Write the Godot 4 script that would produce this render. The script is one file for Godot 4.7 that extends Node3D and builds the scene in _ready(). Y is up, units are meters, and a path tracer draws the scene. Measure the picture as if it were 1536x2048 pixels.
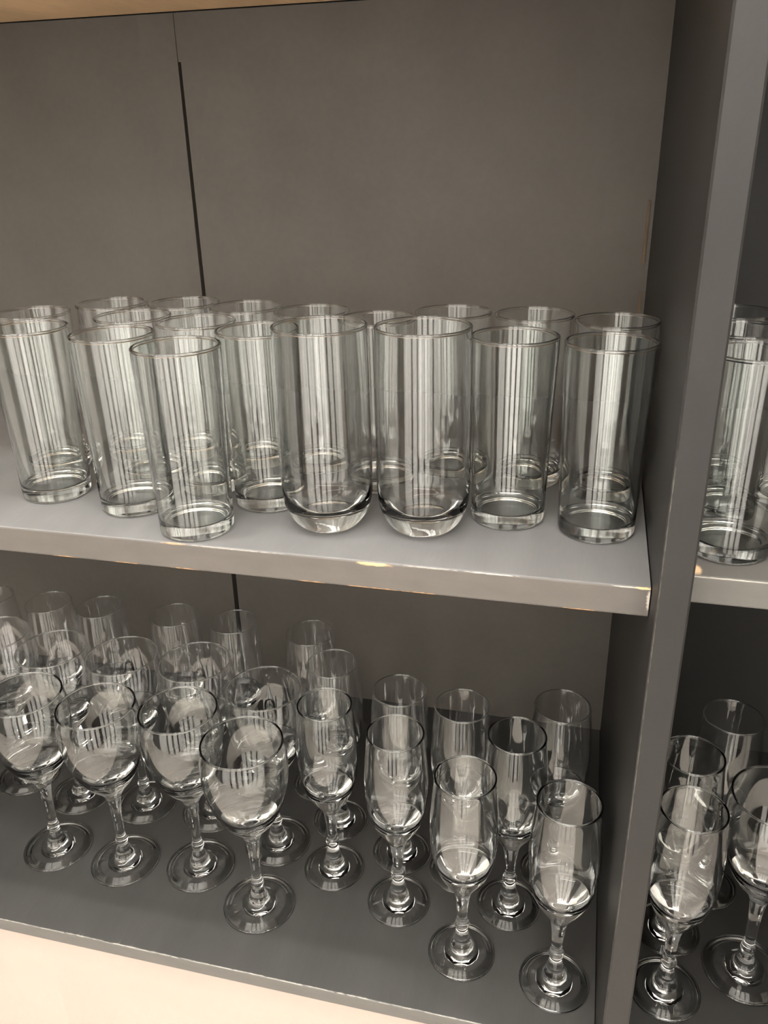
extends Node3D

# ---- measures of the bookcase (metres; the middle shelf's top is y = 0, the camera stands over x = z = 0)
const BACK := -0.847          # face of the back panels
const LIP := -0.449           # front edge of the left-hand shelves
const POST := -0.4175         # front edge of the upright
const LOW := -0.4118          # top of the lower shelf
const SEG := 52

var M := {}
var used := {}


func _ready() -> void:
	# ---------------------------------------------------------------- camera, light, exposure
	var cam := Camera3D.new()
	cam.name = "camera"
	cam.keep_aspect = Camera3D.KEEP_HEIGHT
	cam.fov = 63.24
	cam.near = 0.01
	cam.transform = Transform3D(Basis(Vector3(0.97035, -0.0214, -0.24074), Vector3(-0.07836, 0.91441, -0.39714), Vector3(0.22863, 0.40423, 0.88562)).orthonormalized(), Vector3(0, 0.24, 0))
	add_child(cam)
	cam.current = true
	var env := Environment.new()
	env.background_mode = Environment.BG_COLOR
	env.background_color = Color(0.5, 0.45, 0.4)
	env.background_energy_multiplier = 0.2
	env.tonemap_mode = Environment.TONE_MAPPER_LINEAR
	env.tonemap_exposure = 0.57
	env.sdfgi_enabled = true
	env.ssao_enabled = true
	env.ssil_enabled = true
	var we := WorldEnvironment.new()
	we.name = "world_environment"
	we.environment = env
	add_child(we)
	make_materials()
	# the ceiling light strip of the aisle: centre, size, energy
	ceiling_panel(Vector3(-0.05, 1.5, -0.02), Vector2(2.6, 0.1), 4.6)
	# two small downlights: place, energy
	downlight(Vector3(-0.16, 1.44, 0.3), 0.3, "left")
	downlight(Vector3(-0.02, 1.44, 0.3), 0.3, "right")
	# spots turned to the opposite wall: place, target, energy
	wall_spot(Vector3(-0.45, 1.44, -0.3), Vector3(-0.5, 0.2, 1.0), 36.0, "left")
	wall_spot(Vector3(0.35, 1.44, -0.3), Vector3(0.4, 0.2, 1.0), 36.0, "right")

	room()
	bookcase()
	glasses()


# ==================================================================== helpers
func named(kind: String) -> String:
	used[kind] = used.get(kind, -1) + 1
	return kind if used[kind] == 0 else "%s_%03d" % [kind, used[kind]]


func mesh_node(called: String, mesh: Mesh, mat: Material, parent: Node) -> MeshInstance3D:
	var o := MeshInstance3D.new()
	o.name = called
	o.mesh = mesh
	if mat:
		o.material_override = mat
	o.cast_shadow = GeometryInstance3D.SHADOW_CASTING_SETTING_ON
	parent.add_child(o, true)
	return o


func structure(called: String, mesh: Mesh, mat: Material) -> MeshInstance3D:
	var o := mesh_node(called, mesh, mat, self)
	o.set_meta("kind", "structure")
	return o


func thing(called: String, label: String, category: String, at := Vector3.ZERO, group := "") -> Node3D:
	var o := Node3D.new()
	o.name = named(called)
	o.position = at
	o.set_meta("label", label)
	o.set_meta("category", category)
	if group:
		o.set_meta("group", group)
	add_child(o)
	return o


func quad(st: SurfaceTool, p: Array, uv: Array, out: Vector3) -> void:
	var n: Vector3 = (p[1] - p[0]).cross(p[2] - p[0])
	var order := [0, 1, 2, 0, 2, 3]
	if n.dot(out) > 0.0:
		order = [0, 2, 1, 0, 3, 2]
	for k in order:
		st.set_normal(out.normalized())
		st.set_uv(uv[k])
		st.add_vertex(p[k])


# A board from lo to hi with chamfered long edges. u runs along x; v: 0 to .48 over the top, .5 to .9 down the front edge, .92 to 1 back under.
func board(lo: Vector3, hi: Vector3, b: float) -> ArrayMesh:
	var st := SurfaceTool.new()
	st.begin(Mesh.PRIMITIVE_TRIANGLES)
	var h := hi.y - lo.y
	var ring := [
		[lo.z, hi.y, 0.0], [hi.z - b, hi.y, 0.48], [hi.z - b * 0.3, hi.y - b * 0.3, 0.5], [hi.z, hi.y - b, 0.5 + 0.4 * b / h],
		[hi.z, lo.y + b, 0.9 - 0.4 * b / h], [hi.z - b * 0.3, lo.y + b * 0.3, 0.9], [hi.z - b, lo.y, 0.92], [lo.z, lo.y, 1.0]]
	for k in ring.size():
		var a: Array = ring[k]
		var c: Array = ring[(k + 1) % ring.size()]
		var v2: float = c[2] if k < ring.size() - 1 else 1.0
		quad(st, [Vector3(lo.x, a[1], a[0]), Vector3(hi.x, a[1], a[0]), Vector3(hi.x, c[1], c[0]), Vector3(lo.x, c[1], c[0])],
			[Vector2(0, a[2]), Vector2(1, a[2]), Vector2(1, v2), Vector2(0, v2)], Vector3(0, c[0] - a[0], a[1] - c[1]))
	for side in [[lo.x, Vector3.LEFT, 0.001], [hi.x, Vector3.RIGHT, 0.999]]:
		for k in range(1, ring.size() - 1):
			var p := []
			var uv := []
			for q in [ring[0], ring[k], ring[k + 1], ring[k + 1]]:
				p.append(Vector3(side[0], q[1], q[0]))
				uv.append(Vector2(side[2], q[2]))
			var n: Vector3 = (p[1] - p[0]).cross(p[2] - p[0])
			var order := [0, 1, 2] if n.dot(side[1]) < 0 else [0, 2, 1]
			for j in order:
				st.set_normal(side[1])
				st.set_uv(uv[j])
				st.add_vertex(p[j])
	return st.commit()


# An upright: a prism standing on y, its plan a chamfered rectangle. u runs up y, v round the plan (front face .4 to .6).
func upright(lo: Vector3, hi: Vector3, b: float) -> ArrayMesh:
	var st := SurfaceTool.new()
	st.begin(Mesh.PRIMITIVE_TRIANGLES)
	var ring := [[lo.x, lo.z, 0.0], [lo.x, hi.z - b, 0.36], [lo.x + b, hi.z, 0.4], [hi.x - b, hi.z, 0.6], [hi.x, hi.z - b, 0.64], [hi.x, lo.z, 1.0]]
	for k in ring.size():
		var a: Array = ring[k]
		var c: Array = ring[(k + 1) % ring.size()]
		var va: float = a[2]
		var vc: float = c[2]
		if k == ring.size() - 1:
			vc = 1.0
		quad(st, [Vector3(a[0], lo.y, a[1]), Vector3(a[0], hi.y, a[1]), Vector3(c[0], hi.y, c[1]), Vector3(c[0], lo.y, c[1])],
			[Vector2(0, va), Vector2(1, va), Vector2(1, vc), Vector2(0, vc)], Vector3(-(c[1] - a[1]), 0, c[0] - a[0]))
	for end in [[lo.y, Vector3.DOWN], [hi.y, Vector3.UP]]:
		quad(st, [Vector3(lo.x, end[0], lo.z), Vector3(lo.x, end[0], hi.z - b), Vector3(hi.x, end[0], hi.z - b), Vector3(hi.x, end[0], lo.z)],
			[Vector2(0, 0), Vector2(0, 0), Vector2(0, 0), Vector2(0, 0)], end[1])
	return st.commit()


func box(lo: Vector3, hi: Vector3) -> ArrayMesh:
	return board(lo, hi, minf(0.002, (hi.y - lo.y) * 0.2))


# A back panel whose right or left edge leans, so that the joint between two panels narrows upwards.
func leaning_panel(x0_low: float, x0_high: float, x1_low: float, x1_high: float, y0: float, y1: float, z0: float, z1: float) -> ArrayMesh:
	var st := SurfaceTool.new()
	st.begin(Mesh.PRIMITIVE_TRIANGLES)
	var c := []
	for z in [z0, z1]:
		c.append_array([Vector3(x0_low, y0, z), Vector3(x1_low, y0, z), Vector3(x1_high, y1, z), Vector3(x0_high, y1, z)])
	var uv := []
	for p in c.slice(4):
		uv.append(Vector2(p.x, -p.y))
	quad(st, [c[4], c[5], c[6], c[7]], uv, Vector3.BACK)
	quad(st, [c[0], c[1], c[2], c[3]], uv, Vector3.FORWARD)
	quad(st, [c[0], c[4], c[7], c[3]], uv, Vector3.LEFT)
	quad(st, [c[1], c[5], c[6], c[2]], uv, Vector3.RIGHT)
	quad(st, [c[0], c[1], c[5], c[4]], uv, Vector3.DOWN)
	quad(st, [c[3], c[2], c[6], c[7]], uv, Vector3.UP)
	return st.commit()


# ==================================================================== materials
func paint_image(base: Color, w: int, h: int, seed_: int, strength: float) -> Image:
	var im := Image.create(w, h, false, Image.FORMAT_RGB8)
	var n := FastNoiseLite.new()
	n.seed = seed_
	n.frequency = 0.012
	n.fractal_octaves = 4
	var fine := FastNoiseLite.new()
	fine.seed = seed_ + 7
	fine.frequency = 0.18
	for y in h:
		for x in w:
			var k := 1.0 + strength * (n.get_noise_2d(x, y) * 1.2 + fine.get_noise_2d(x, y) * 0.5)
			im.set_pixel(x, y, Color(base.r * k, base.g * k, base.b * k))
	return im


# wear: [u, v, half length in pixels, half height in pixels, colour, roughness of outline]
func wear(im: Image, marks: Array, seed_: int) -> void:
	var n := FastNoiseLite.new()
	n.seed = seed_
	n.frequency = 0.09
	var w := im.get_width()
	var h := im.get_height()
	for m in marks:
		var cx: float = m[0] * w
		var cy: float = m[1] * h
		for y in range(maxi(0, int(cy - m[3] * 1.6)), mini(h, int(cy + m[3] * 1.6) + 1)):
			for x in range(maxi(0, int(cx - m[2] * 1.4)), mini(w, int(cx + m[2] * 1.4) + 1)):
				var d: float = Vector2((x - cx) / m[2], (y - cy) / m[3]).length() + n.get_noise_2d(x, y * 2.0) * m[5]
				var t := clampf((1.0 - d) * 2.5, 0.0, 1.0)
				if t > 0.0:
					im.set_pixel(x, y, im.get_pixel(x, y).lerp(m[4], t * m[4].a))


func painted(im: Image, rough: float, repeats := 0.0) -> StandardMaterial3D:
	var m := StandardMaterial3D.new()
	m.albedo_texture = ImageTexture.create_from_image(im)
	m.roughness = rough
	m.metallic_specular = 0.3
	if repeats > 0.0:
		m.uv1_scale = Vector3(repeats, repeats, 1.0)
	return m


func plain(c: Color, rough: float) -> StandardMaterial3D:
	var m := StandardMaterial3D.new()
	m.albedo_color = c
	m.roughness = rough
	return m


func make_materials() -> void:
	var glass := StandardMaterial3D.new()
	glass.albedo_color = Color(0.985, 0.994, 0.986, 0.0)
	glass.roughness = 0.0
	glass.refraction_enabled = true
	glass.refraction_scale = 0.05
	M.glass = glass
	var pane := StandardMaterial3D.new()
	pane.albedo_color = Color(0.97, 1.0, 0.98, 0.0)
	pane.transparency = BaseMaterial3D.TRANSPARENCY_ALPHA
	pane.roughness = 0.0
	pane.metallic_specular = 0.5
	M.pane = pane
	var clear := glass.duplicate()
	clear.albedo_color = Color(0.99, 0.995, 0.99, 0.0)
	M.clear = clear

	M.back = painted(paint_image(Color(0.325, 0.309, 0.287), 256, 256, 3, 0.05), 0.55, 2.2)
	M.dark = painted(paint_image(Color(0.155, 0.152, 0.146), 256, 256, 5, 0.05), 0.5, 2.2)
	M.under = painted(paint_image(Color(0.90, 0.75, 0.58), 256, 256, 9, 0.06), 0.6, 3.0)
	M.cream = painted(paint_image(Color(0.68, 0.61, 0.57), 256, 256, 11, 0.015), 0.55, 2.0)
	M.gap = plain(Color(0.05, 0.045, 0.04), 0.9)
	M.wood = painted(paint_image(Color(0.36, 0.30, 0.235), 128, 128, 13, 0.12), 0.7, 12.0)

	var wood := Color(0.86, 0.68, 0.47, 0.95)
	var bare := Color(0.80, 0.60, 0.40, 0.7)
	var pale := Color(0.74, 0.71, 0.66, 0.7)
	# the middle shelf on the left runs from x = -0.95 to 0.0437
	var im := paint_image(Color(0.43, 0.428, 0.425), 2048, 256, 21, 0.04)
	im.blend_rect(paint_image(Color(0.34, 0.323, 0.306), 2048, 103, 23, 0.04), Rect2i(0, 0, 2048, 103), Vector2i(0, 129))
	var u := func(x: float) -> float: return (x + 0.95) / 0.9937
	var marks := [
		[u.call(-0.261), 0.505, 22, 5, Color(bare, 0.5), 0.5], [u.call(-0.222), 0.505, 80, 3, Color(pale, 0.45), 0.6], [u.call(-0.124), 0.53, 26, 8, wood, 0.35],
		[u.call(-0.09), 0.505, 40, 3, Color(pale, 0.5), 0.6], [u.call(-0.05), 0.505, 40, 3, pale, 0.6], [u.call(0.039), 0.505, 12, 6, wood, 0.4], [u.call(0.043), 0.66, 3, 40, Color(pale, 0.8), 0.5],
		[u.call(0.03), 0.505, 22, 3, pale, 0.5]]
	for x in [-0.347, -0.30, -0.255, -0.167, -0.133, -0.118, -0.094, 0.005]:
		marks.append([u.call(x), 0.9, 24, 6, Color(bare, 0.85), 0.7])
	wear(im, marks, 4)
	M.shelf = painted(im, 0.42)
	# the lower shelf on the left: a dark top with a pale worn arris
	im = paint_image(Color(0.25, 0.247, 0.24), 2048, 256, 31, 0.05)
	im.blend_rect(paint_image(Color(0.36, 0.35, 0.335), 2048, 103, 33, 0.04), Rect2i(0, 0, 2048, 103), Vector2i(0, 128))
	marks = []
	var rng := RandomNumberGenerator.new()
	rng.seed = 12
	for k in 70:
		marks.append([u.call(-0.62 + k * 0.0095), 0.492 + rng.randf_range(-0.004, 0.006), rng.randf_range(8, 26), rng.randf_range(2.0, 3.2), Color(0.60, 0.58, 0.54, rng.randf_range(0.5, 0.95)), 0.4])
	wear(im, marks, 6)
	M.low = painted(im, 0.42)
	# the shelves right of the upright
	im = paint_image(Color(0.36, 0.35, 0.335), 1024, 256, 41, 0.04)
	wear(im, [[0.008, 0.47, 5, 2.6, Color(0.9, 0.74, 0.58, 1.0), 0.3], [0.03, 0.505, 30, 3, pale, 0.6], [0.12, 0.62, 20, 12, Color(pale, 0.25), 0.4]], 8)
	M.right_shelf = painted(im, 0.45)
	# the upright: worn along its left front edge
	im = paint_image(Color(0.158, 0.153, 0.148), 2048, 128, 51, 0.05)
	marks = []
	for k in 40:
		marks.append([0.60 + (rng.randf_range(-0.06, 0.14)), 0.385, rng.randf_range(10, 40), rng.randf_range(0.7, 1.5), Color(0.36, 0.35, 0.33, rng.randf_range(0.15, 0.6)), 0.6])
	marks.append([0.427, 0.39, 9, 3, Color(0.45, 0.42, 0.39, 0.7), 0.4])
	wear(im, marks, 10)
	M.post = painted(im, 0.45)

	M.wall = plain(Color(0.93, 0.92, 0.905), 0.85)
	M.ceiling = plain(Color(0.93, 0.91, 0.88), 0.9)
	M.floor = painted(paint_image(Color(0.72, 0.69, 0.655), 256, 256, 61, 0.05), 0.5, 0.8)
	M.door = plain(Color(0.15, 0.12, 0.10), 0.6)
	M.metal = plain(Color(0.75, 0.75, 0.75), 0.3)
	var lamp := StandardMaterial3D.new()
	lamp.albedo_color = Color(0.95, 0.95, 0.95)
	lamp.emission_enabled = true
	lamp.emission = Color(1.0, 0.93, 0.83)
	lamp.emission_energy_multiplier = 3.0
	M.lamp = lamp
	var bulb := lamp.duplicate()
	bulb.emission_energy_multiplier = 8.0
	M.bulb = bulb


# ==================================================================== the room
func ceiling_panel(at: Vector3, size: Vector2, energy: float) -> void:
	var t := thing("ceiling_light", "long narrow white ceiling light strip over the aisle before the bookcase", "ceiling light", at)
	mesh_node("frame", box(Vector3(-size.x / 2 - 0.02, 0, -size.y / 2 - 0.02), Vector3(size.x / 2 + 0.02, 0.02, size.y / 2 + 0.02)), M.metal, t)
	mesh_node("diffuser", box(Vector3(-size.x / 2, -0.012, -size.y / 2), Vector3(size.x / 2, 0.002, size.y / 2)), M.lamp, t)
	var l := AreaLight3D.new()
	l.name = "panel_light"
	l.area_size = size
	l.light_color = Color(1.0, 0.995, 0.985)
	l.light_energy = energy
	l.area_range = 12.0
	l.area_attenuation = 2.0
	l.shadow_enabled = true
	l.position = at + Vector3(0, -0.02, 0)
	l.rotation_degrees = Vector3(-90, 0, 0)
	add_child(l)


func wall_spot(at: Vector3, target: Vector3, energy: float, side: String) -> void:
	var t := thing("wall_spot_lamp", "small round ceiling spot lamp turned to the wall, the %s one of two" % side, "lamp", at, "ceiling spot lamps")
	var s := SphereMesh.new()
	s.radius = 0.03
	s.height = 0.06
	s.radial_segments = 12
	s.rings = 6
	mesh_node("bulb", s, M.bulb, t)
	var c := CylinderMesh.new()
	c.top_radius = 0.04
	c.bottom_radius = 0.036
	c.height = 0.05
	mesh_node("socket", c, M.metal, t).position = Vector3(0, 0.052, 0)
	var l := SpotLight3D.new()
	l.name = "wall_spot_light"
	l.light_size = 0.025
	l.light_color = Color(1.0, 0.99, 0.975)
	l.light_energy = energy
	l.spot_range = 12.0
	l.spot_angle = 58.0
	l.spot_angle_attenuation = 1.0
	l.spot_attenuation = 2.0
	l.shadow_enabled = true
	add_child(l)
	l.look_at_from_position(at, target, Vector3.UP)


func downlight(at: Vector3, energy: float, side: String) -> void:
	var t := thing("downlight_lamp", "small bare round ceiling bulb before the bookcase, the %s one of the pair" % side, "lamp", at, "pair of ceiling bulbs")
	var s := SphereMesh.new()
	s.radius = 0.025
	s.height = 0.05
	s.radial_segments = 12
	s.rings = 6
	mesh_node("bulb", s, M.bulb, t)
	var c := CylinderMesh.new()
	c.top_radius = 0.035
	c.bottom_radius = 0.03
	c.height = 0.056
	mesh_node("socket", c, M.metal, t).position = Vector3(0, 0.052, 0)
	var l := OmniLight3D.new()
	l.name = "downlight"
	l.position = at
	l.light_size = 0.022
	l.light_color = Color(1.0, 0.99, 0.975)
	l.light_energy = energy
	l.omni_range = 12.0
	l.omni_attenuation = 2.0
	l.shadow_enabled = true
	add_child(l)


func room() -> void:
	structure("floor", box(Vector3(-2.4, -1.3, -1.1), Vector3(2.4, -1.2, 1.2)), M.floor)
	structure("ceiling", box(Vector3(-2.4, 1.52, -1.1), Vector3(2.4, 1.62, 1.2)), M.ceiling)
	structure("wall_front", box(Vector3(-2.4, -1.2, -1.1), Vector3(2.4, 1.52, -0.9)), M.wall)
	structure("wall_back", box(Vector3(-2.4, -1.2, 1.0), Vector3(2.4, 1.52, 1.2)), M.wall)
	structure("wall_left", box(Vector3(-2.4, -1.2, -0.9), Vector3(-2.2, 1.52, 1.0)), M.wall)
	structure("wall_right", box(Vector3(2.2, -1.2, -0.9), Vector3(2.4, 1.52, 1.0)), M.wall)
	var k := 1
	for x in [[-1.9, -1.1], [-0.52, -0.44], [-0.17, -0.06], [0.22, 0.30], [0.62, 1.9]]:
		structure("trim_%d" % k, box(Vector3(x[0], -1.2, 0.94), Vector3(x[1], 0.9, 1.005)), M.door)
		k += 1


# ==================================================================== the bookcase
func bookcase() -> void:
	var t := thing("bookcase", "grey painted wooden bookcase with worn shelf edges, holding rows of clear glasses", "bookcase", Vector3.ZERO)
	var top := 0.3597
	# two back panels of the left bay, with an open joint that closes towards the top, and one of the right bay
	mesh_node("back_panel", leaning_panel(-0.965, -0.965, -0.4207, -0.4164, -1.1, top, BACK - 0.012, BACK), M.back, t)
	mesh_node("back_panel", leaning_panel(-0.4113, -0.4132, 0.0445, 0.0445, -1.1, top, BACK - 0.012, BACK), M.back, t)
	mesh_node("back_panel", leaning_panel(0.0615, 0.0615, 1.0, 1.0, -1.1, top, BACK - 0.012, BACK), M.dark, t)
	mesh_node("joint_filler", leaning_panel(-0.4170, -0.4170, -0.4130, -0.4130, 0.318, top, BACK - 0.006, BACK - 0.0012), M.back, t)
	mesh_node("backing", box(Vector3(-0.965, -1.1, BACK - 0.03), Vector3(1.0, 0.5, BACK - 0.0125)), M.gap, t)
	mesh_node("bare_wood_strip", leaning_panel(0.0375, 0.0385, 0.0405, 0.0405, 0.132, 0.188, BACK - 0.001, BACK + 0.002), M.wood, t)
	mesh_node("bare_wood_strip", leaning_panel(0.0385, 0.0385, 0.0415, 0.0405, 0.085, 0.106, BACK - 0.001, BACK + 0.002), M.wood, t)
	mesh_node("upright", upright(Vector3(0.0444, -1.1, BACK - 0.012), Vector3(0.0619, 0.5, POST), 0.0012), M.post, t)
	mesh_node("upright", upright(Vector3(-0.968, -1.1, BACK - 0.012), Vector3(-0.95, 0.5, POST), 0.0012), M.dark, t)
	mesh_node("upright", upright(Vector3(1.0, -1.1, BACK - 0.012), Vector3(1.018, 0.5, POST), 0.0012), M.dark, t)
	mesh_node("top_board", board(Vector3(-0.9495, top + 0.0012, BACK), Vector3(0.0439, top + 0.022, LIP), 0.0015), M.under, t)
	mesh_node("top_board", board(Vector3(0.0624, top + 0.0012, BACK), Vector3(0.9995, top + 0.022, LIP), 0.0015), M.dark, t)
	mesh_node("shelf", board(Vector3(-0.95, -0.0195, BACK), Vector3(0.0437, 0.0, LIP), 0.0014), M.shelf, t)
	mesh_node("shelf", board(Vector3(0.0624, -0.0187, BACK), Vector3(0.9995, 0.0, -0.4704), 0.0014), M.right_shelf, t)
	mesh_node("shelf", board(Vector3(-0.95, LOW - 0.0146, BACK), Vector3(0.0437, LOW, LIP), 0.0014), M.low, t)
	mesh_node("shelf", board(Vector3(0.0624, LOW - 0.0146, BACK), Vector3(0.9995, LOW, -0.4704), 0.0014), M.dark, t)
	mesh_node("base_panel", board(Vector3(-0.95, -1.1, LIP - 0.03), Vector3(0.0437, LOW - 0.0148, LIP - 0.006), 0.001), M.cream, t)
	mesh_node("base_panel", board(Vector3(0.0624, -1.1, LIP - 0.05), Vector3(0.9995, LOW - 0.0148, LIP - 0.034), 0.001), M.cream, t)
	mesh_node("foot_board", board(Vector3(-0.968, -1.2, BACK), Vector3(1.018, -1.1, LIP - 0.04), 0.001), M.dark, t)


# ==================================================================== the glasses
# A closed outline (radius, height) from the underside's centre up the outside, over the rim and down the inside, rounded by a spline.
func outline(p: Array, steps := 3) -> PackedVector2Array:
	var out := PackedVector2Array()
	for k in p.size() - 1:
		var a: Vector2 = p[maxi(k - 1, 0)]
		var b: Vector2 = p[k]
		var c: Vector2 = p[k + 1]
		var d: Vector2 = p[mini(k + 2, p.size() - 1)]
		# centripetal Catmull-Rom, so that uneven spacing makes no bulges
		var t0 := 0.0
		var t1 := t0 + maxf(sqrt(a.distance_to(b)), 1e-4)
		var t2 := t1 + maxf(sqrt(b.distance_to(c)), 1e-4)
		var t3 := t2 + maxf(sqrt(c.distance_to(d)), 1e-4)
		for s in steps:
			var t := lerpf(t1, t2, float(s) / steps)
			var a1 := a if k == 0 else a * ((t1 - t) / (t1 - t0)) + b * ((t - t0) / (t1 - t0))
			if k == 0:
				a1 = b
			var a2 := b * ((t2 - t) / (t2 - t1)) + c * ((t - t1) / (t2 - t1))
			var a3 := c if k == p.size() - 2 else c * ((t3 - t) / (t3 - t2)) + d * ((t - t2) / (t3 - t2))
			var b1 := a1 * ((t2 - t) / (t2 - t0)) + a2 * ((t - t0) / (t2 - t0))
			var b2 := a2 * ((t3 - t) / (t3 - t1)) + a3 * ((t - t1) / (t3 - t1))
			var q := b1 * ((t2 - t) / (t2 - t1)) + b2 * ((t - t1) / (t2 - t1))
			out.append(Vector2(maxf(q.x, 0.0), q.y))
	out.append(p[-1])
	return out


# The turned surface of some stretches [first, last] of an outline; neighbouring parts share their border ring and its normals.
func turned(o: PackedVector2Array, stretches: Array, ring := []) -> ArrayMesh:
	var v := PackedVector3Array()
	var nn := PackedVector3Array()
	var ix := PackedInt32Array()
	for s in stretches:
		var first: int = v.size()
		for k in range(s[0], s[1] + 1):
			var tan: Vector2 = (o[mini(k + 1, o.size() - 1)] - o[maxi(k - 1, 0)]).normalized()
			var n := Vector2(tan.y, -tan.x)
			if k == 0:
				n = Vector2(0, -1)
			elif k == o.size() - 1:
				n = Vector2(0, 1)
			for j in SEG + 1:
				var a := TAU * (j % SEG) / SEG
				v.append(Vector3(o[k].x * cos(a), o[k].y, o[k].x * sin(a)))
				nn.append(Vector3(n.x * cos(a), n.y, n.x * sin(a)))
		for k in s[1] - s[0]:
			for j in SEG:
				var q: int = first + k * (SEG + 1) + j
				var r := q + SEG + 1
				ix.append_array([q, q + 1, r, q + 1, r + 1, r])
	if ring:
		var first := v.size()
		var across: Vector2 = (o[ring[1]] - o[ring[0]]).normalized()
		var n := Vector2(across.y, -across.x)
		for k in ring:
			for j in SEG + 1:
				var a := TAU * (j % SEG) / SEG
				v.append(Vector3(o[k].x * cos(a), o[k].y, o[k].x * sin(a)))
				nn.append(Vector3(n.x * cos(a), n.y, n.x * sin(a)))
		for j in SEG:
			var q: int = first + j
			var r := q + SEG + 1
			ix.append_array([q, q + 1, r, q + 1, r + 1, r])
	var arr := []
	arr.resize(Mesh.ARRAY_MAX)
	arr[Mesh.ARRAY_VERTEX] = v
	arr[Mesh.ARRAY_NORMAL] = nn
	arr[Mesh.ARRAY_INDEX] = ix
	var m := ArrayMesh.new()
	m.add_surface_from_arrays(Mesh.PRIMITIVE_TRIANGLES, arr)
	return m


func pts(flat: Array) -> Array:
	var out := []
	for k in range(0, flat.size(), 2):
		out.append(Vector2(flat[k], flat[k + 1]) * 0.001)
	return out


# A glass from its outline. parts: [name, stretches between outline points, points of the ring that closes it off (thin glass only)].
# A solid glass is one closed body of refracting glass; a thin one has a solid base, walls of two thin sheets and a bead for its rim.
func glass_thing(called: String, control: Array, parts: Array, mat: Material, bead: Array, solid: bool) -> Node3D:
	var t := Node3D.new()
	t.name = called
	var o := outline(control)
	for p in parts:
		var sheet: bool = p[0] == "foot" or (not solid and p[0] in ["bowl", "wall"])
		var ring := []
		if p.size() > 2 and (not solid or p[0].begins_with("foot")):
			ring = [p[2][0] * 3, p[2][1] * 3]
		if p[0] == "rim" and bead:
			rim_bead(t, bead[0], bead[1], bead[2])
			continue
		var s := []
		for q in p[1]:
			s.append([q[0] * 3, q[1] * 3])
		mesh_node(p[0], turned(o, s, ring), M.pane if sheet else mat, t)
	return t


func rim_bead(t: Node3D, radius: float, height: float, thick: float) -> void:
	var m := TorusMesh.new()
	m.inner_radius = (radius - thick) * 0.001
	m.outer_radius = (radius + thick) * 0.001
	m.rings = SEG
	m.ring_segments = 12
	mesh_node("rim", m, M.clear, t).position.y = height * 0.001


func place(source: Node3D, x: float, y: float, z: float, turn: float, label: String, category: String, group: String) -> void:
	var t: Node3D = source.duplicate()
	t.name = named(String(source.name))
	t.position = Vector3(x, y, z)
	t.rotation_degrees.y = turn
	t.set_meta("label", label)
	t.set_meta("category", category)
	t.set_meta("group", group)
	add_child(t)


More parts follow.
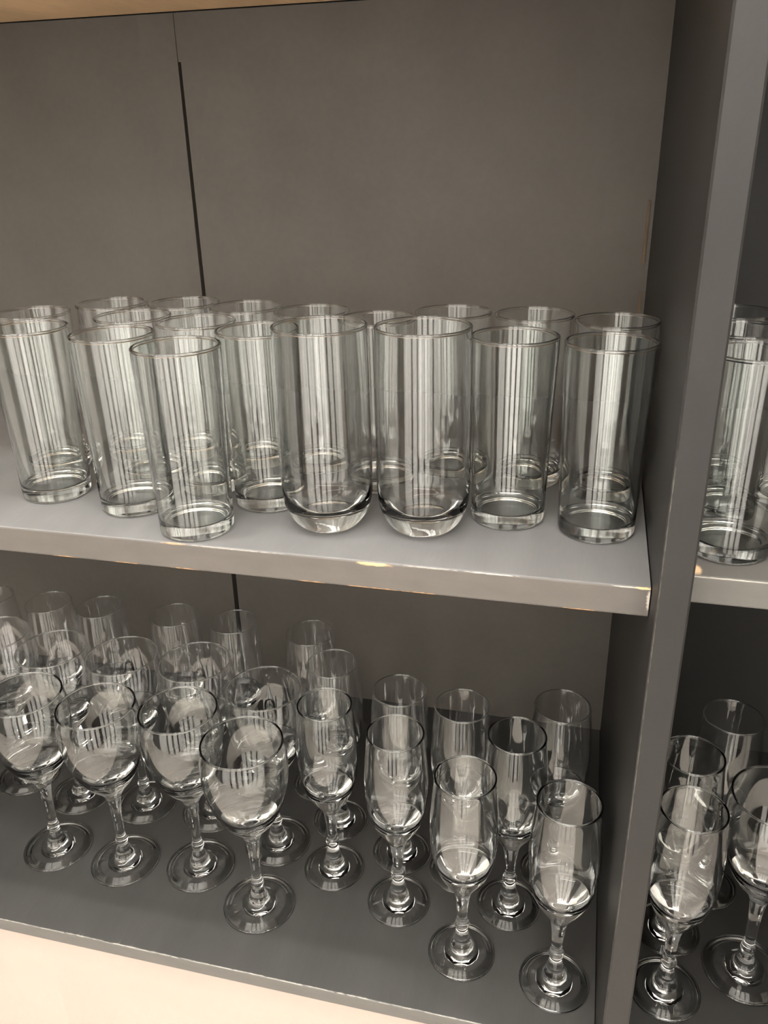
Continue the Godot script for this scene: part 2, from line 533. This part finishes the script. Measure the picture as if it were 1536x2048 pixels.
func glasses() -> void:
	# millimetres: radius, height
	var straight_outline := pts([
		0, 1.2, 12, 1.1, 19, 0.7, 21.5, 0, 23.4, 0.4, 24.8, 2.0, 25.2, 5, 25.3, 8, 25.4, 12.5, 26.2, 45, 27.2, 85, 28.4, 125.5, 28.1, 126.8, 27.4, 127.3, 26.7, 126.8,
		26.5, 125.5, 25.4, 85, 24.4, 45, 23.9, 12.8, 23.2, 10.8, 21.2, 9.9, 17.0, 9.3, 10, 9.0, 0, 9.0])
	var straight_parts := [["base", [[0, 8], [18, 23]], [8, 18]], ["wall", [[8, 11], [15, 18]]], ["rim", [[11, 15]]]]
	var straight := glass_thing("highball_glass", straight_outline, straight_parts, M.glass, [27.45, 126.3, 1.15], true)
	var straight_thin := glass_thing("highball_glass", straight_outline, straight_parts, M.glass, [27.5, 126.3, 1.1], false)
	var rounded := glass_thing("tumbler", pts([
		0, 1.4, 9, 1.2, 14.5, 0.6, 17, 0, 19.2, 0.5, 22.6, 3.4, 26.2, 8.2, 29.0, 14.4, 30.2, 19, 30.7, 23, 31.3, 40, 30.9, 95, 30.6, 135.5, 30.3, 136.8, 29.8, 137.2, 29.3, 136.8,
		29.1, 135.5, 29.6, 95, 29.9, 40, 28.9, 23.5, 25.6, 17.0, 18, 13.6, 9, 12.7, 0, 12.5]),
		[["base", [[0, 9], [19, 23]], [9, 19]], ["wall", [[9, 12], [16, 19]]], ["rim", [[12, 16]]]], M.clear, [29.85, 136.3, 1.05], true)
	var flute_outline := pts([
		0, 3.2, 9, 2.8, 15.5, 1.8, 21, 0.8, 27, 0, 28.8, 0.5, 29.3, 1.3, 28.7, 2.2, 22, 4.2, 14.5, 6.8, 10, 10.4, 8.0, 15.5, 6.9, 21.5, 5.6, 27.5, 5.0, 30.2, 6.0, 32.6, 6.6, 35.2, 6.0, 37.8, 4.7, 40.6,
		4.6, 48, 5.2, 58, 6.1, 66, 8.0, 74.5, 13.0, 84, 19.4, 95, 24.4, 108.6, 27.3, 127.3, 28.0, 146, 27.0, 166, 25.4, 185, 24.5, 195.8, 24.3, 196.8, 24.0, 197.1, 23.7, 196.8,
		23.6, 195.8, 24.6, 185, 26.2, 166, 27.2, 146, 26.5, 127.6, 23.4, 109.0, 18.0, 102, 10.0, 98.6, 4.5, 98.1, 0, 98])
	var stem_parts := [["foot", [[2, 4], [8, 9]]], ["foot_edge", [[4, 8]], [8, 4]], ["foot_dome", [[0, 2], [9, 12]], [2, 9]], ["knob", [[12, 18]]], ["stem", [[18, 21]]]]
	var flute_parts := stem_parts + [["bowl_bottom", [[21, 25], [39, 43]], [25, 39]], ["bowl", [[25, 30], [34, 39]]], ["rim", [[30, 34]]]]
	var flute := glass_thing("champagne_flute", flute_outline, flute_parts, M.clear, [24.05, 196.3, 0.85], true)
	var flute_thin := glass_thing("champagne_flute", flute_outline, flute_parts, M.clear, [24.1, 196.3, 0.75], false)
	var wine_outline := pts([
		0, 3.4, 10, 3.0, 17, 1.9, 24, 0.8, 31, 0, 33.0, 0.5, 33.6, 1.3, 33.0, 2.2, 25, 4.0, 15.5, 6.4, 10, 9.6, 7.8, 14, 6.6, 18.8, 5.4, 22.4, 5.0, 24.0, 5.7, 26.2, 6.2, 28.4, 5.6, 30.8, 4.6, 33.6,
		4.4, 42, 4.8, 62, 5.8, 75, 7.6, 84, 12.5, 93.5, 21.6, 105, 27.0, 114.5, 31.0, 124, 36.4, 145, 37.9, 163, 37.2, 178, 35.2, 189.2, 35.0, 190.3, 34.7, 190.6, 34.4, 190.3,
		34.3, 189.2, 36.3, 178, 37.0, 163, 35.5, 145, 30.0, 124.4, 25, 117, 17, 111, 7, 108.3, 0, 108])
	var wine_parts := stem_parts + [["bowl_bottom", [[21, 26], [38, 42]], [26, 38]], ["bowl", [[26, 30], [34, 38]]], ["rim", [[30, 34]]]]
	var wine := glass_thing("wine_glass", wine_outline, wine_parts, M.clear, [34.7, 189.8, 0.9], true)
	var wine_thin := glass_thing("wine_glass", wine_outline, wine_parts, M.clear, [34.8, 189.7, 0.8], false)

	var g := "straight highball glasses on the middle shelf"
	var r := "rounded tumblers on the middle shelf"
	for p in [
		[straight, -0.392, -0.514, "straight clear highball glass at the left end of the front row, rim partly cut off", g],
		[straight, -0.318, -0.503, "straight clear highball glass standing second from the left end of the front row", g],
		[straight, -0.256, -0.475, "straight clear highball glass standing farthest forward, its base almost at the shelf edge", g],
		[straight, -0.2235, -0.530, "straight clear highball glass set back between the foremost highball and the left rounded tumbler", g],
		[rounded, -0.169, -0.5015, "wider clear tumbler with rounded bottom, the left one of the two side by side", r],
		[rounded, -0.1033, -0.5077, "wider clear tumbler with rounded bottom, the right one of the two side by side", r],
		[straight, -0.049, -0.5346, "straight clear highball glass just right of the two rounded tumblers", g],
		[straight, 0.0110, -0.5253, "straight clear highball glass at the right end of the row beside the upright", g],
		[straight_thin, -0.424, -0.566, "straight clear highball glass directly behind the leftmost front highball", g],
		[straight_thin, -0.3365, -0.564, "straight clear highball glass behind the second front highball, its rim rising between the two", g],
		[straight_thin, -0.383, -0.613, "straight clear highball glass at the back left, only its tall rim seen above the others", g],
		[straight_thin, -0.2785, -0.551, "straight clear highball glass right behind the foremost highball at the shelf edge", g],
		[straight_thin, -0.3235, -0.6225, "straight clear highball glass in the back row just left of the dark panel joint", g],
		[straight_thin, -0.2655, -0.6125, "straight clear highball glass in the back row just right of the dark panel joint", g],
		[straight_thin, -0.2075, -0.601, "straight clear highball glass in the back row behind the left rounded tumbler", g],
		[straight_thin, -0.151, -0.5795, "straight clear highball glass in the back row, seen between the two rounded tumblers", g],
		[straight_thin, -0.1015, -0.611, "straight clear highball glass in the back row behind the right rounded tumbler", g],
		[straight_thin, -0.0425, -0.609, "straight clear highball glass in the back row behind the highball right of the tumblers", g],
		[straight_thin, 0.0147, -0.593, "straight clear highball glass in the back row nearest the upright", g],
		[straight, 0.0925, -0.512, "straight clear highball glass right of the upright, first in its file at the front", g],
		[straight_thin, 0.094, -0.575, "straight clear highball glass right of the upright, second in its file from the front", g],
		[straight_thin, 0.096, -0.636, "straight clear highball glass right of the upright, last in its file at the back", g],
		[straight_thin, 0.149, -0.60, "straight clear highball glass right of the upright, half hidden beyond the photo's right edge", g]]:
		place(p[0], p[1], 0.0, p[2], 17.0 * p[1] * 100.0, p[3], "glass", p[4])

	g = "wine glasses on the lower shelf"
	r = "champagne flutes on the lower shelf"
	for p in [
		[wine, -0.2638, -0.519, "round-bowled wine glass standing farthest forward and rightmost of the front wine row", g],
		[wine, -0.338, -0.5485, "round-bowled wine glass next left of the foremost wine glass", g],
		[wine, -0.4148, -0.538, "round-bowled wine glass third from the right in the front wine row", g],
		[wine, -0.492, -0.539, "round-bowled wine glass at the left edge of the photo in the front wine row", g],
		[wine_thin, -0.274, -0.5955, "round-bowled wine glass in the second row, seen just behind the foremost wine glass", g],
		[wine_thin, -0.357, -0.622, "round-bowled wine glass in the second row behind the second front wine glass from the right", g],
		[wine_thin, -0.434, -0.6165, "round-bowled wine glass in the second row, third counted from its right end", g],
		[wine_thin, -0.511, -0.613, "round-bowled wine glass in the second row behind the leftmost front wine glass", g],
		[wine_thin, -0.588, -0.625, "round-bowled wine glass in the second row, cut by the photo's left edge", g],
		[flute_thin, -0.636, -0.684, "narrow flute in the back row, only its rim showing at the photo's left edge", r],
		[flute_thin, -0.563, -0.686, "narrow flute in the back row, the first whole one from the left", r],
		[flute_thin, -0.5008, -0.688, "narrow flute in the back row, the second whole one from the left", r],
		[flute_thin, -0.4128, -0.689, "narrow flute in the back row, just left of the dark panel joint", r],
		[flute_thin, -0.3446, -0.69, "narrow flute in the back row standing before the dark panel joint", r],
		[flute_thin, -0.258, -0.686, "narrow flute in the back row, standing apart right of the dark panel joint", r],
		[flute_thin, -0.2197, -0.638, "narrow flute directly behind the flute that touches the wine glasses", r],
		[flute, -0.2077, -0.5758, "narrow flute standing beside the wine glasses, leftmost of the front flutes", r],
		[flute, -0.1369, -0.551, "narrow flute second from the left among the front flutes, set back from the edge", r],
		[flute, -0.071, -0.5112, "narrow flute near the shelf edge between two flutes that stand farther back", r],
		[flute, -0.0363, -0.5698, "narrow flute set back between the two flutes nearest the shelf edge", r],
		[flute, 0.0096, -0.5007, "narrow flute closest to the shelf edge, right beside the upright", r],
		[flute_thin, -0.147, -0.61, "dim narrow flute straight behind the second front flute from the left", r],
		[flute_thin, -0.0875, -0.60, "dim narrow flute in the back, between the second and third front flutes", r],
		[flute_thin, -0.001, -0.618, "dim narrow flute deepest in the dark corner by the upright", r],
		[flute, 0.0994, -0.514, "narrow flute in front on the lower shelf right of the upright", r],
		[flute, 0.1041, -0.5755, "narrow flute right of the upright, straight behind the front one there", r],
		[flute_thin, 0.142, -0.634, "dim narrow flute far back on the lower shelf right of the upright", r],
		[wine, 0.166, -0.548, "round-bowled wine glass at the photo's right edge on the lower shelf right of the upright", g]]:
		place(p[0], p[1], LOW, p[2], 17.0 * p[1] * 100.0, p[3], "glass", p[4])
	for s in [straight, straight_thin, rounded, flute, flute_thin, wine, wine_thin]:
		s.free()
